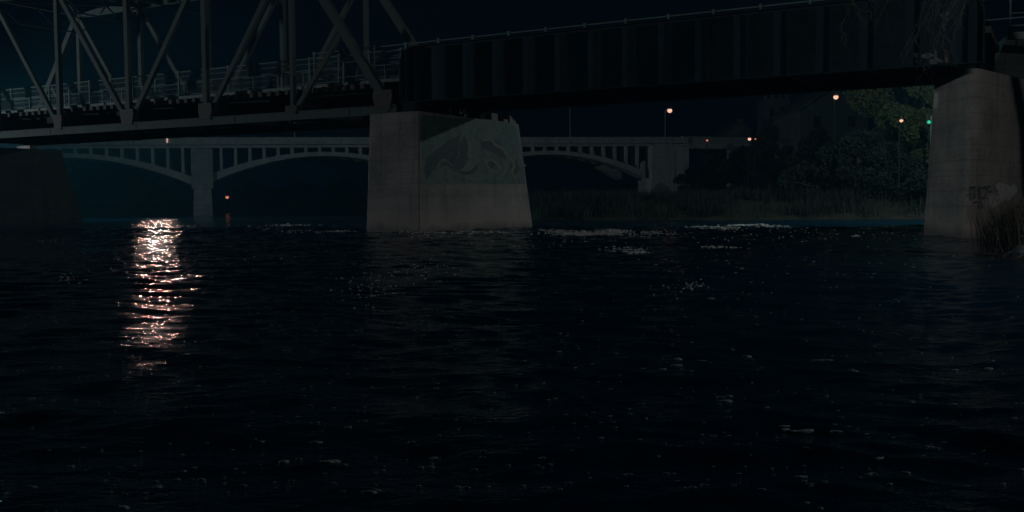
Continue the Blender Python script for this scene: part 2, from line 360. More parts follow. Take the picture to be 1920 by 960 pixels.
# --- truss span
LN = [-1.6-6.6*i for i in range(7)]; ZB, ZT, TW = 6.22, 15.3, 6.4
def build_truss():
    root = empty('truss_bridge', P0, BR, label='grey steel through truss span carrying the walkway, upper left', cat='bridge')
    def box_member(p, q, w, d, name, mt=None, par=root):      # two channels with a recessed web, outer faces visible
        b = MB(); p = Vector(p); q = Vector(q); ax = (q-p).normalized(); sd = ax.cross(Vector((0,1,0))).normalized()
        e = Vector((0,1,0))
        b.bar(p-e*(d/2-.02), q-e*(d/2-.02), w, .035, up=(0,1,0))
        b.bar(p+e*(d/2-.02), q+e*(d/2-.02), w, .035, up=(0,1,0))
        for sg in (-1,1):
            b.bar(p+sd*sg*(w/2-.02), q+sd*sg*(w/2-.02), .03, d-.08, up=(0,1,0))
        return b.build(name, mt or M['truss'], par)
    for y in (0., TW):
        b = MB()
        b.box(LN[6]-.3, LN[0]+.35, y-.16, y+.16, ZB-.2, ZB+.2)
        b.box(LN[6]-.3, LN[0]+.35, y-.20, y-.163, ZB-.235, ZB-.19)
        b.box(LN[6]-.3, LN[0]+.35, y-.20, y-.163, ZB+.19, ZB+.235)
        for k in range(5):
            xx = LN[0]-3-8.2*k; b.box(xx-.35, xx+.35, y-.178, y-.163, ZB-.18, ZB+.18)
        lc = b.build('lower_chord', M['truss'], root)
        box_member((LN[5],y,ZT),(LN[1],y,ZT), .42, .36, 'upper_chord')
        box_member((LN[0],y,ZB),(LN[1],y,ZT), .42, .38, 'end_post')
        box_member((LN[6],y,ZB),(LN[5],y,ZT), .42, .38, 'end_post')
        for i in range(1, 6):
            box_member((LN[i],y,ZB+.2),(LN[i],y,ZT), .31 if i != 1 else .22, .28, 'vertical_post')
        for a, c, w in ((2,1,.27),(3,2,.30),(3,4,.30),(4,5,.27)):
            box_member((LN[a],y+.01,ZB+.1),(LN[c],y+.01,ZT-.1), w, .24, 'diagonal')
        mid = Vector((LN[0],y,ZB)).lerp(Vector((LN[1],y,ZT)), .47)
        box_member((LN[1],y,ZB+.1), mid, .24, .2, 'sub_strut')
        mid = Vector((LN[6],y,ZB)).lerp(Vector((LN[5],y,ZT)), .47)
        box_member((LN[5],y,ZB+.1), mid, .24, .2, 'sub_strut')
        for i, (hw, hh) in enumerate(((.62,.9),(.42,.45),(.55,.95),(.6,.95),(.42,.95),(.42,.45),(.6,.9))):
            x = LN[i]; g = MB()
            off = -.45 if i == 0 else (.45 if i == 6 else (.08 if i == 2 else 0))
            for sg in (-1, 1):
                yy = y+sg*.21
                ring = [(x+off-hw*.75,ZB+.1),(x+off+hw*.75,ZB+.1),(x+off+hw,ZB+hh*.8),(x+off+hw*.9,ZB+hh+.1),(x+off-hw*.9,ZB+hh+.1),(x+off-hw,ZB+hh*.8)]
                g.frus([(a,yy+.02,c) for a,c in ring], [(a,yy-.02,c) for a,c in ring])
                for rx in range(5):
                    for rz in range(4):
                        ax_, az_ = x+off-hw*.6+hw*.3*rx, ZB+.2+hh*.2*rz
                        g.box(ax_-.02, ax_+.02, yy+sg*.02 if sg>0 else yy-.035, yy+.035 if sg>0 else yy-.02, az_-.02, az_+.02)
            g.build('gusset_plate', M['truss_rough'], root)
            if 1 <= i <= 5:
                g = MB(); g.box(x-.45,x+.45,y-.235,y-.215,ZT-.45,ZT+.2); g.build('gusset_plate', M['truss_rough'], root)
    # sway frames between the two trusses
    for i in range(1, 6):
        x = LN[i]; b = MB()
        b.bar((x,.2,ZT),(x,TW-.2,ZT), .18, .18)
        b.bar((x,.2,ZT-1.3),(x,TW-.2,ZT-1.3), .08, .10)
        for k in range(4):
            y0, y1 = .2+(TW-.4)*k/4, .2+(TW-.4)*(k+1)/4
            b.bar((x,y0,ZT-1.25 if k%2 else ZT-.1),(x,y1,ZT-.1 if k%2 else ZT-1.25), .08, .08)
        b.build('sway_frame', M['girder'], root)
        if i < 5:
            b = MB(); b.bar((x,.2,ZT+.02),(LN[i+1],TW-.2,ZT+.02), .1, .1); b.bar((x,TW-.2,ZT-.1),(LN[i+1],.2,ZT-.1), .1, .1)
            b.build('top_lateral', M['girder'], root)
    for i in range(7):                                    # floor beams
        b = MB(); x = LN[i]+(.0 if i else -.3)
        b.box(x-.02,x+.02,.18,TW-.18,ZB-.05,7.35); b.box(x-.18,x+.18,.18,TW-.18,7.352,7.39); b.box(x-.18,x+.18,.18,TW-.18,ZB-.09,ZB-.052)
        b.build('floor_beam', M['girder_dark'], root)
        if i < 6:
            b = MB(); b.bar((LN[i],.2,ZB-.12),(LN[i+1],TW-.2,ZB-.12), .12, .1); b.bar((LN[i],TW-.2,ZB-.23),(LN[i+1],.2,ZB-.23), .12, .1)
            b.build('bottom_lateral', M['girder_dark'], root)
    for y in (1.7, 2.6, 3.8, 4.7):
        b = MB(); b.box(LN[6],LN[0]+.3,y-.14,y+.14,7.42,7.47); b.box(LN[6],LN[0]+.3,y-.015,y+.015,7.0,7.417); b.build('stringer', M['girder_dark'], root)
    t0 = None
    n = int((LN[0]-LN[6])/.66)
    for k in range(n):
        x = LN[6]+.3+.66*k
        if t0 is None:
            b = MB(); b.box(-.13,.13,.55,5.85,7.48,7.74); t0 = b.build('cross_tie', M['timber'], root); t0.location = (x,0,0)
        else:
            c = t0.copy(); COL.objects.link(c); c.location = (x,0,0)
    b = MB(); b.box(LN[6],LN[0]+.4,1.15,5.3,7.745,7.86)
    b.build('deck', M['timber'], root)
    for y in (.95, 5.45):
        k = LN[6]
        while k < LN[0]:
            b = MB(); b.box(k+.05,k+3.15,y-.11,y+.11,7.745,7.93); b.build('edge_beam', M['timber_pale'], root); k += 3.3
    return root
truss = build_truss()

def railing(root, x0, x1, y, ztop, zbot, step, mesh=True, name='railing', front=False):
    rl = MB(); rl.tube([(x0,y,ztop),(x1,y,ztop)], .035, 6)
    r = rl.build(name, M['galv'], root)
    m = MB(); m.tube([(x0,y+.01,ztop-.28),(x1,y+.01,ztop-.28)], .02, 5); m.build('mid_rail', M['galv'], r)
    m = MB(); m.tube([(x0,y+.01,ztop-.62),(x1,y+.01,ztop-.62)], .022, 5); m.build('mid_rail', M['galv'], r)
    m = MB(); m.tube([(x0,y+.01,zbot+.12),(x1,y+.01,zbot+.12)], .022, 5); m.build('bottom_rail', M['galv'], r)
    first = None; x = x0
    while x <= x1+.01:
        if first is None:
            b = MB(); b.box(-.035,.035,y-.04,y+.04,zbot-.25,ztop+.0); b.box(-.05,.05,y-.055,y+.055,ztop-.06,ztop+.09)
            first = b.build('post', M['galv'], r); first.location = (x,0,0)
        else:
            c = first.copy(); COL.objects.link(c); c.location = (x,0,0)
        x += step
    if mesh:
        b = MB(); x = x0
        while x < x1: b.bar((x,y+.03,zbot+.1),(x,y+.03,ztop-.02), .006, .005, up=(0,1,0)); x += .075
        z = zbot+.15
        while z < ztop: b.bar((x0,y+.035,z),(x1,y+.035,z), .006, .005, up=(0,1,0)); z += .075
        b.build('wire_mesh', M['mesh_wire'], r)
    return r
railing(truss, LN[6]+.2, LN[0]-.2, 1.15, 9.42, 7.93, 2.06)
railing(truss, LN[6]+.2, LN[0]-.2, 5.25, 9.42, 7.93, 2.06)

# --- plate girder span
def build_girder():
    root = empty('girder_bridge', P0, BR, label='dark riveted plate girder span with a thin pipe rail along its top, upper right', cat='bridge')
    X0, X1, GB, GT = -.9, 25.4, 6.55, 9.25
    for y, nm in ((0., 'web_plate'), (6.2, 'web_plate')):
        b = MB(); rr = .85
        out = [(X0,GB),(X1,GB)]+[(X1-rr+rr*math.sin(a),GT-rr+rr*math.cos(a)) for a in [R(90-15*k) for k in range(7)]]
        out += [(X0+rr-rr*math.sin(a),GT-rr+rr*math.cos(a)) for a in [R(15*k) for k in range(7)]]
        b.frus([(a,y-.01,c) for a,c in out][::-1], [(a,y+.02,c) for a,c in out][::-1]); w = b.build(nm, M['girder'], root)
        # flange that follows the outline
        fl = MB(); pts = out[1:]+[out[0]]
        for (a,c),(a2,c2) in zip(pts, pts[1:]): fl.bar((a,y-.0,c),(a2,y-.0,c2), .58, .035, up=(-(c2-c),0,(a2-a)))
        fl.build('top_flange', M['girder'], root)
        fl = MB(); fl.box(X0,X1,y-.30,y+.30,GB-.04,GB-.002); fl.box(X0,X1,y-.14,y-.012,GB,GB+.02); fl.build('bottom_flange', M['girder'], root)
        first = None
        xs = [X0+.10,X0+.32,X0+.9]+[1.8+1.65*k for k in range(15)]
        for x in xs:
            if first is None:
                b = MB(); b.box(-.012,.012,y-.29,y-.011,GB+.02,GT-.10); b.box(-.09,-.012,y-.03,y-.0115,GB+.03,GT-.12)
                first = b.build('stiffener', M['girder'], w); first.location = (x,0,0); first.scale = (1,1,.999)
            else:
                c = first.copy(); COL.objects.link(c); c.location = (x,0,0)
            first.location.z = 0
        b = MB()
        for x in (8.4, 16.7):
            b.box(x-.2,x+.2,y-.026,y-.0115,GB+.1,GT-.1)
        b.build('splice_plate', M['girder'], w)
    for k in range(9):
        b = MB(); x = X0+.5+3.1*k; b.box(x-.02,x+.02,.03,6.17,GB+.1,7.6); b.box(x-.12,x+.12,.03,6.17,GB+.06,GB+.098); b.build('cross_frame', M['girder_dark'], root)
    b = MB(); b.box(X0-.2,X1+.2,.26,5.94,7.65,7.9); b.build('deck', M['timber'], root)
    b = MB(); b.box(X0+.1,X0+.9,-.25,.25,6.06,6.50); b.box(X0+.0,X0+1.0,-.32,.32,6.0,6.08); b.build('bearing_shoe', M['girder_dark'], root)
    b = MB(); b.box(X0+.1,X0+.9,5.95,6.45,6.06,6.50); b.build('bearing_shoe', M['girder_dark'], root)
    r = railing(root, -6.95, 27.0, .30, 9.50, 8.0, 2.0, mesh=False)
    # pale worn lettering near the right end
    for grp in (0, 1):
      g = MB()
      for pts in ([(1712,100),(1725,97),(1730,108),(1716,110)], [(1728,102),(1745,99),(1752,104),(1740,110),(1728,108)], [(1752,96),(1758,95),(1756,118),(1750,118)],
                [(1742,112),(1755,110),(1757,120),(1744,120)], [(1770,92),(1776,92),(1778,117),(1772,117)], [(1756,108),(1768,113),(1767,118),(1757,116)], [(1716,112),(1728,114),(1727,118),(1716,117)],
                [(1762,27),(1780,22),(1779,40),(1768,36)], [(1766,40),(1772,42),(1771,58),(1767,52)]):
        if (pts[0][1] < 60) == bool(grp): g.add([br_plane(x,y,splane=-.016) for x,y in pts], [tuple(range(len(pts)))])
      g.build('painted_scrawl', M['tag_white'], root)
    return root
girder = build_girder()

# --- piers
def rounded(pts, n=4, rad=.12):
    return pts
def build_mid_pier():
    root = empty('bridge_pier', P0, BR, label='tall concrete pier with a faded teal mural, standing in the river centre', cat='bridge pier', group='concrete piers under the rail bridge')
    b = MB()
    zs = [-1.2, 0, 2.42, 6.02]
    def ring(z):
        k = z/6.02
        t0, t1 = -2.67+.07*k, .63-.18*k; s0, s1 = -.9+.35*k, 10.8-1.3*k
        return [(t0,s0,z),(t1,s0,z),(t1,s1,z),(t0,s1,z)]
    rs = [ring(z) for z in zs]
    n = 4
    for r in rs: b.v += r
    for i in range(3):
        for k in range(4): b.f.append((i*4+k, i*4+(k+1)%4, (i+1)*4+(k+1)%4, (i+1)*4+k)); b.m.append(0)
    b.f += [(3,2,1,0),(12,13,14,15)]; b.m += [0,0]
    o = b.build('pier_shaft', M['pier'], root, bevel=.05)
    b = MB(); b.box(-2.3,.1,7.0,7.7,6.02,6.5); b.box(-1.2,.3,8.0,8.5,6.02,6.22); b.build('bearing_seat', M['pier'], root, bevel=.02)
    b = MB(); b.frus([(-2.2,8.7,6.02),(.3,8.7,6.02),(.3,9.45,6.02),(-2.2,9.45,6.02)], [(-2.2,8.7,6.5),(.3,8.7,6.5),(.3,9.45,6.1),(-2.2,9.45,6.1)]); b.build('bearing_seat', M['pier'], root)
    # mural on the side face; the face leans, so project onto it and push the paint 4 mm out
    o0 = BI @ Vector((0,0,CAMZ)); D = BI.to_3x3()
    nrm = Vector((1,0,.18/6.02)).normalized(); p0 = Vector((.63,0,0))
    def on(px, py, lift):
        d = D @ ray(px, py); return o0+d*((p0+nrm*lift-o0).dot(nrm)/d.dot(nrm))
    def fill(poly, mi, lift, mb):
        pts = [on(x,y,lift) for x,y in poly]; mb.add(pts, [tuple(range(len(pts)))], mi)
    def stroke(path, w, mi, lift, mb):
        # smooth ribbon of px width w
        P = [Vector(p) for p in path]; Q = []
        for i in range(len(P)-1):
            a, b_, c, d = P[max(i-1,0)], P[i], P[i+1], P[min(i+2,len(P)-1)]
            for k in range(6):
                t = k/6; Q.append(.5*((2*b_)+(c-a)*t+(2*a-5*b_+4*c-d)*t*t+(3*b_-a-3*c+d)*t**3))
        Q.append(P[-1]); n = len(Q); vs = []
        for i, q in enumerate(Q):
            d = (Q[min(i+1,n-1)]-Q[max(i-1,0)]).normalized(); nn = Vector((-d.y,d.x)); ww = w*.5*(.35+.65*math.sin(math.pi*(i+.5)/n))
            vs += [on(*(q+nn*ww),lift), on(*(q-nn*ww),lift)]
        mb.add(vs, [(2*i,2*i+1,2*i+3,2*i+2) for i in range(n-1)], mi)
    b = MB()
    fill([(790,298),(790,344),(985,345),(979,300),(968,238),(952,229),(915,224),(860,222),(790,215)], 0, .004, b)
    for poly in ([(800,296),(842,262),(868,252),(880,270),(878,295),(868,315),(852,322),(838,310),(812,318),(800,338),(795,320)], [(858,322),(880,316),(893,306),(896,318),(886,326),(868,328)],
                 [(900,262),(930,262),(945,280),(950,300),(935,292),(915,282),(902,276)], [(918,300),(930,306),(924,318),(914,310)], [(955,308),(968,300),(975,320),(960,330)]):
        fill(poly, 1, .008, b)
    for path, w in (([(876,262),(881,275),(880,290),(884,300),(876,312),(866,318)],7), ([(866,320),(880,318),(890,308),(897,300)],4), ([(905,264),(920,262),(930,272),(942,278),(950,290),(958,296)],6),
                    ([(908,304),(922,300),(934,310),(936,322),(922,320),(912,308)],5), ([(940,300),(948,312),(944,328),(930,335)],4), ([(955,296),(964,308),(960,324),(968,338)],5),
                    ([(968,276),(972,290),(980,300)],5), ([(872,330),(890,336),(905,334)],4), ([(898,322),(905,312),(910,300)],3), ([(950,300),(960,286),(966,276)],3), ([(975,318),(970,330),(982,322)],3),
                    ([(862,268),(866,256),(872,248)],4), ([(858,276),(861,290),(856,298)],3)):
        stroke(path, w, 2 if w > 3 else 3, .012, b)
    for path, w in (([(812,332),(830,300),(850,312)],5), ([(890,290),(905,286),(915,296)],5), ([(880,240),(905,236),(935,246),(960,244)],4), ([(985,330),(978,320),(986,308)],5)):
        stroke(path, w, 3, .012, b)
    b.build('mural', [M['mural_teal'],M['mural_dark'],M['mural_tan'],M['mural_mid']], root)
    return root
build_mid_pier()
def build_left_pier():
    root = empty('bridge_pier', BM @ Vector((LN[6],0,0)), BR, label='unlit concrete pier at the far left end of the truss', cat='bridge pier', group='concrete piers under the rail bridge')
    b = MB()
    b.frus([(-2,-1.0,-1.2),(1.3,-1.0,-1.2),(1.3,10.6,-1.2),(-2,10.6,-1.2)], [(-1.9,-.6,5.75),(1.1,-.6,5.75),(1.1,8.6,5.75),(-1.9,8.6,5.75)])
    b.build('pier_shaft', M['pier_shaded'], root, bevel=.12)
    b = MB()
    for y in (-.3, TW-.3): b.box(-.8,.8,y,y+.6,5.75,6.0)
    b.build('bearing_seat', M['pier'], root)
    return root
build_left_pier()
def build_right_pier():
    C = Vector((17.6, 36.9)); A = Vector((17.42, 40.6)); B = Vector((24.6, 43.6))
    root = empty('bridge_pier', (19.5, 41, 0), 0, label='large pale concrete pier at the right edge with worn graffiti near the water', cat='bridge pier', group='concrete piers under the rail bridge')
    c = Vector((19.5, 41))
    def ring(z):
        k = z/6.55
        pts = [A+Vector((.36*k,0))]
        # rounded nose from the A side to the B side
        n1, n2 = (A-C).normalized(), (B-C).normalized(); r = .8
        p1, p2 = C+n1*r, C+n2*r
        for i in range(9):
            t = i/8; q = p1*(1-t)**2+C*2*t*(1-t)+p2*t*t; pts.append(q+Vector((.10*k,.10*k)))
        pts += [B+Vector((0,.1*k)), Vector((27,50)), Vector((22.8,50))]
        return [(p.x-c.x,p.y-c.y,z) for p in pts]
    b = MB(); zs = [-1.2,0,2.4,4.4,6.55]; rr = [ring(z) for z in zs]; n = len(rr[0])
    for r in rr: b.v += r
    for i in range(4):
        for k in range(n): b.f.append((i*n+k, i*n+(k+1)%n, (i+1)*n+(k+1)%n, (i+1)*n+k)); b.m.append(0)
    b.f += [tuple(range(n-1,-1,-1)), tuple(4*n+k for k in range(n))]; b.m += [0,0]
    b.build('pier_shaft', M['pier_old'], root, bevel=.04)
    # back wall above the pier top
    b = MB(); q = [(20.5,43),(28,45.5),(29,50),(23.6,50)]
    b.frus([(x-c.x,y-c.y,5.2) for x,y in q], [(x-c.x+ox,y-c.y+oy,8.75) for (x,y),(ox,oy) in zip(q,((1.6,.2),(.1,.3),(0,0),(.3,0)))])
    b.build('back_wall', M['wall_shaded'], root, bevel=.04)
    # graffiti, hugging the wing face
    d = (B-C).normalized(); nn = Vector((d.y,-d.x)); co = Vector((0,0,CAMZ))
    def on(px, py, lift):
        rd = ray(px, py); a = Vector((C.x+.03,C.y+.03,0))+Vector((nn.x,nn.y,0))*lift; n3 = Vector((nn.x,nn.y,0))
        p = co+rd*((a-co).dot(n3)/rd.dot(n3)); return (p.x-c.x, p.y-c.y, p.z)
    g = MB()
    def F(poly, mi, lift): g.add([on(x,y,lift) for x,y in poly], [tuple(range(len(poly)))], mi)
    def blob(x, y, rx, ry, mi, lift, seed):
        rg = random.Random(seed); F([(x+rx*math.cos(t)*(.8+.35*rg.random()), y+ry*math.sin(t)*(.8+.35*rg.random())) for t in [2*math.pi*k/18 for k in range(18)]], mi, lift)
    blob(1886,361,15,16,1,.010,1); blob(1866,376,14,11,1,.014,2); blob(1899,356,9,9,1,.018,3); blob(1858,384,11,7,1,.022,4); blob(1876,350,10,8,1,.026,9)
    for poly in ([(1817,349),(1821,348),(1822,375),(1817,376)],[(1823,349),(1830,348),(1831,353),(1823,354)],[(1828,355),(1832,355),(1831,372),(1827,373)],[(1823,360),(1829,360),(1829,364),(1823,364)],
                 [(1835,350),(1839,349),(1840,374),(1835,374)],[(1841,369),(1849,368),(1849,373),(1841,374)],[(1842,350),(1858,347),(1858,352),(1842,355)],[(1848,354),(1853,353),(1852,368),(1847,368)],[(1853,358),(1860,357),(1860,361),(1853,362)],
                 [(1828,377),(1842,376),(1842,380),(1828,381)],[(1834,383),(1843,381),(1844,391),(1836,391)]):
        F(poly, 0, .034)
    g.build('graffiti', [M['tag_dark'], M['tag_pale']], root)
    return root
build_right_pier()

# pole and approach rail above the right pier
p = pix_y(1827, 75, 38.6)
rt = empty('approach_fence', (p.x+.2, 38.6, 8.0), 0, label='pipe fence on the bank above the right hand pier', cat='fence')
def loc(o, v): return Vector(v)-o.location
a, b_ = Vector((20.2,39.3,0)), Vector((26.5,38.2,0))
for z, rr in ((9.55,.03),(9.0,.022),(8.5,.03)):
    q = MB(); q.tube([loc(rt,(a.x,a.y,z)), loc(rt,(b_.x,b_.y,z))], rr, 6); q.build('rail', M['galv'], rt)
for k in range(4):
    pp = a.lerp(b_, k/3); q = MB(); q.tube([loc(rt,(pp.x,pp.y,8.0)), loc(rt,(pp.x,pp.y,9.6))], .04, 6); q.build('post', M['galv'], rt)
q = MB(); q.bar(loc(rt,(a.x,a.y+.1,8.1)), loc(rt,(b_.x,b_.y+.1,8.1)), .12, .3); q.build('kick_board', M['timber_pale'], rt)
p = pix_y(1828, 30, 36.4)
pr = empty('utility_pole', (p.x, p.y, 6.6), 0, label='pale banded pole rising behind the end of the girder', cat='pole')
q = MB(); q.tube([(0,0,0),(0,0,2.2)], .10, 10); q.tube([(0,0,2.2),(0,0,6)], .10, 10); q.build('shaft', M['timber_pale'], pr)
q = MB()
for k in range(5): q.tube([(0,0,1.75+.42*k),(0,0,1.80+.42*k)], .112, 10)
q.build('band', M['girder_dark'], pr)

# ------------------------------------------------------------------ concrete arch bridge behind
AR = math.atan2(.297, .955); AO = Vector((-36.9, 115, 0)); AM = Matrix.Translation(AO) @ Matrix.Rotation(AR, 4, 'Z')
def gr(x): return .0135*x
def build_arch():
    root = empty('arch_bridge', AO, AR, label='pale open spandrel concrete arch bridge crossing behind the rail bridge', cat='bridge')
    ZTOP, ZS, ZC, DW = 9.3, 3.9, 7.0, 10.
    spans = [(-57.75,-30.75),(-28.25,-1.25),(1.25,28.25),(30.75,57.75)]
    def under(x, a, b): m = (a+b)/2; h = (b-a)/2; return ZS+gr(m)+(ZC-ZS)*(1-((x-m)/h)**2)
    for a, b in spans:
        for y0, y1 in ((0,2.4),(7.6,10)):
            q = MB(); n = 28
            for i in range(n+1):
                x = a+(b-a)*i/n; u = under(x,a,b); th = .52+.45*abs((x-(a+b)/2)/((b-a)/2))**2
                q.v += [(x,y0,u),(x,y1,u),(x,y1,u+th),(x,y0,u+th)]
            for i in range(n):
                for k in range(4): q.f.append((4*i+k,4*(i+1)+k,4*(i+1)+(k+1)%4,4*i+(k+1)%4)[::-1]); q.m.append(0)
            q.f += [(0,1,2,3),(4*n+3,4*n+2,4*n+1,4*n)]; q.m += [0,0]
            q.build('arch_rib', M['arch'], root)
            x = a+.95
            k = 0
            while x < b-.5:
                u = under(x,a,b)+.4; z1 = ZTOP-1.25+gr(x)
                if z1-u > .1:
                    q = MB(); q.box(x-.17,x+.17,y0+.12,y1-.12,u,z1-.002); q.build('spandrel_column', M['arch'], root)
                x += 1.675; k += 1
    for xc in (-29.5, 0, 29.5):
        g = gr(xc)
        q = MB(); q.box(xc-1.25,xc+1.25,-.35,DW+.35,3.2+g,ZTOP-1.3+g); q.box(xc-1.0,xc+1.25,-.36,-.36+.02,3.3,ZTOP-1.4) if False else None
        pr = q.build('pier', M['arch_pier'], root, bevel=.05)
        q = MB(); q.frus([(xc-1.15,-1.2,-1.2),(xc+1.15,-1.2,-1.2),(xc+1.15,DW+1.2,-1.2),(xc-1.15,DW+1.2,-1.2)],[(xc-1.0,-.9,3.19+g),(xc+1.0,-.9,3.19+g),(xc+1.0,DW+.9,3.19+g),(xc-1.0,DW+.9,3.19+g)])
        q.build('pier_base', M['arch_pier'], root, bevel=.05)
    x0, x1 = -66., 64.4
    q = MB()
    q.add([(x0,-.15,ZTOP-1.25+gr(x0)),(x1,-.15,ZTOP-1.25+gr(x1)),(x1,DW+.15,ZTOP-1.25+gr(x1)),(x0,DW+.15,ZTOP-1.25+gr(x0)),(x0,-.15,ZTOP-.95+gr(x0)),(x1,-.15,ZTOP-.95+gr(x1)),(x1,DW+.15,ZTOP-.95+gr(x1)),(x0,DW+.15,ZTOP-.95+gr(x0))],
          [(3,2,1,0),(4,5,6,7),(0,1,5,4),(1,2,6,5),(2,3,7,6),(3,0,4,7)])
    q.build('deck_slab', M['arch'], root)
    for y in (-.05, DW-.15):
        q = MB()
        q.bar((x0,y+.1,ZTOP-.5+gr(x0)),(x1,y+.1,ZTOP-.5+gr(x1)), .14, .72)
        q.bar((x0,y+.1,ZTOP-.06+gr(x0)),(x1,y+.1,ZTOP-.06+gr(x1)), .24, .14)
        pp = q.build('parapet', M['arch'], root)
        x = x0
        first = None
        while x < x1:
            if first is None:
                b = MB(); b.box(-.14,.14,y-.0,y+.2,-.95,-.0); first = b.build('parapet_post', M['arch'], pp); first.location = (x,0,ZTOP+gr(x)+.03)
            else:
                c = first.copy(); COL.objects.link(c); c.location = (x,0,ZTOP+gr(x)+.03)
            x += 2.06
    g = gr(61)
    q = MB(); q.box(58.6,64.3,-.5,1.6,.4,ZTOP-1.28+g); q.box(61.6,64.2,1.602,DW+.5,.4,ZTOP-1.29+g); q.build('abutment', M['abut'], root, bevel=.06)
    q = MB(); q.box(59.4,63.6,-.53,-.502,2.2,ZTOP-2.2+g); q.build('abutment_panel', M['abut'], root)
    # approach span to the right
    q = MB(); q.box(64.45,90,.2,DW-.2,ZTOP-1.55+g,ZTOP-.8+g); q.build('approach_beam', M['arch'], root)
    q = MB(); q.box(64.45,90,.25,.42,ZTOP-.79+g,ZTOP+.05+g); q.box(64.45,90,.2,.47,ZTOP+.052+g,ZTOP+.15+g); q.build('approach_parapet', M['arch_pier'], root)
    for x in (72, 80, 88): q = MB(); q.box(x-.4,x+.4,1,DW-1,2,ZTOP-1.56+g); q.build('approach_column', M['arch_pier'], root)
    return root
build_arch()

# ------------------------------------------------------------------ lamps
def street_lamp(name, base, h, arm, glow, label, size=.26, group='street lamps', pole=M['timber_pale'], head_mat=None):
    root = empty(name, base, 0, label=label, cat='street lamp', group=group)
    q = MB(); q.tube([(0,0,0),(0,0,.3*h),(0,0,h)], [.09,.075,.055], 8); q.lathe((0,0,0), [(.16,0),(.16,.25),(.09,.3)], 10); q.build('pole', pole, root)
    a = Vector(arm)
    q = MB(); q.tube([(0,0,h-.05),(a.x*.4,a.y*.4,h+.22),(a.x,a.y,h+.28)], .035, 6); q.build('arm', pole, root)
    q = MB(); q.lathe((a.x,a.y,h+.18), [(size*.55,0),(size*.9,.06),(size*.7,.2),(size*.2,.28)], 12); q.build('lamp_hood', M['signal_box'], root)
    q = MB(); q.lathe((a.x,a.y,h+.175-size*1.3), [(size*.15,0),(size*.55,size*.2),(size*.8,size*.55),(size*.85,size*.9),(size*.65,size*1.25)], 12); q.build('lamp_globe', glow, root, smooth=True)
    return root
def on_arch(x, y=.05, z=8.35): return AM @ Vector((x, y, z+gr(x)))
gA = 'street lamps along the arch bridge'
street_lamp('street_lamp', on_arch(-3.8), 1.95, (-1.5,-.5), M['white_glow'], 'short lamp on the arch bridge parapet behind the truss chord, its glare streaking the water', .3, gA)
street_lamp('street_lamp', on_arch(10.9), 4.1, (.0,.4), M['off_lens'], 'dim unlit lamp post over the left arch of the road bridge', .16, gA)
street_lamp('street_lamp', on_arch(46.9), 4.9, (.05,.5), M['off_lens'], 'thin unlit pole rising above the right arch of the road bridge', .14, gA)
street_lamp('street_lamp', on_arch(60.9), 4.6, (.62,.0), M['warm'], 'glowing orange lamp on a post above the stone abutment of the arch bridge', .40, gA, pole=M['timber_pale'])
_r = [o for o in bpy.data.objects if o.get('label','').startswith('short lamp on the arch')][0]
q = MB(); q.tube([(.0,-.16,.35),(.0,-.16,1.25)], .09, 8); q.build('lit_post_glow', emis('post_glow', (1.0,.62,.52), .55), _r)  # glowing strip stands in for lamplight falling on the post
gT = 'distant town lamps'
for px, py, Y, h, s, mt, lb in ((1565,184,80,6,.24,'warm','bright orange lamp in front of the gabled roof, just under the girder'),
                             (1687,229,74.,5,.16,'warm','orange lamp shining through the leafy tree crown'),
                             (1404,262,108,5,.22,'warm','orange lamp low beside the distant houses'),
                             (1415,263,107,4,.10,'warm_small','tiny amber lamp just right of the low orange lamp by the houses'),
                             (1325,265,117,3,.15,'warm_small','small red orange lamp over the approach span parapet'),
                             (1278,259,136,2,.07,'warm_small','faint red light on the abutment parapet'),
                             (427,370,146,2.4,.30,'warm_small','red orange lamp seen low through the left arch')):
    p = pix_y(px, py, Y); street_lamp('street_lamp', (p.x, p.y, p.z-h), h, (0,-.3), M[mt], lb, s, gT, pole=M['girder_dark'])
# green signal
p = pix_y(1739, 227, 74)
root = empty('traffic_light', (p.x+.3, p.y, p.z-4.5), 0, label='green traffic light beside the edge of the right pier', cat='traffic light')
q = MB(); q.tube([(0,0,0),(0,0,4.9)], .07, 8); q.build('pole', M['galv'], root)
q = MB(); q.box(-.42,-.12,-.12,.12,4.2,5.1); q.build('housing', M['signal_box'], root, bevel=.03)
q = MB(); q.lathe((-.27,-.2,4.28), [(.03,0),(.11,.06),(.13,.14),(.08,.22),(.02,.25)], 12); q.build('green_lens', M['green'], root, smooth=True)

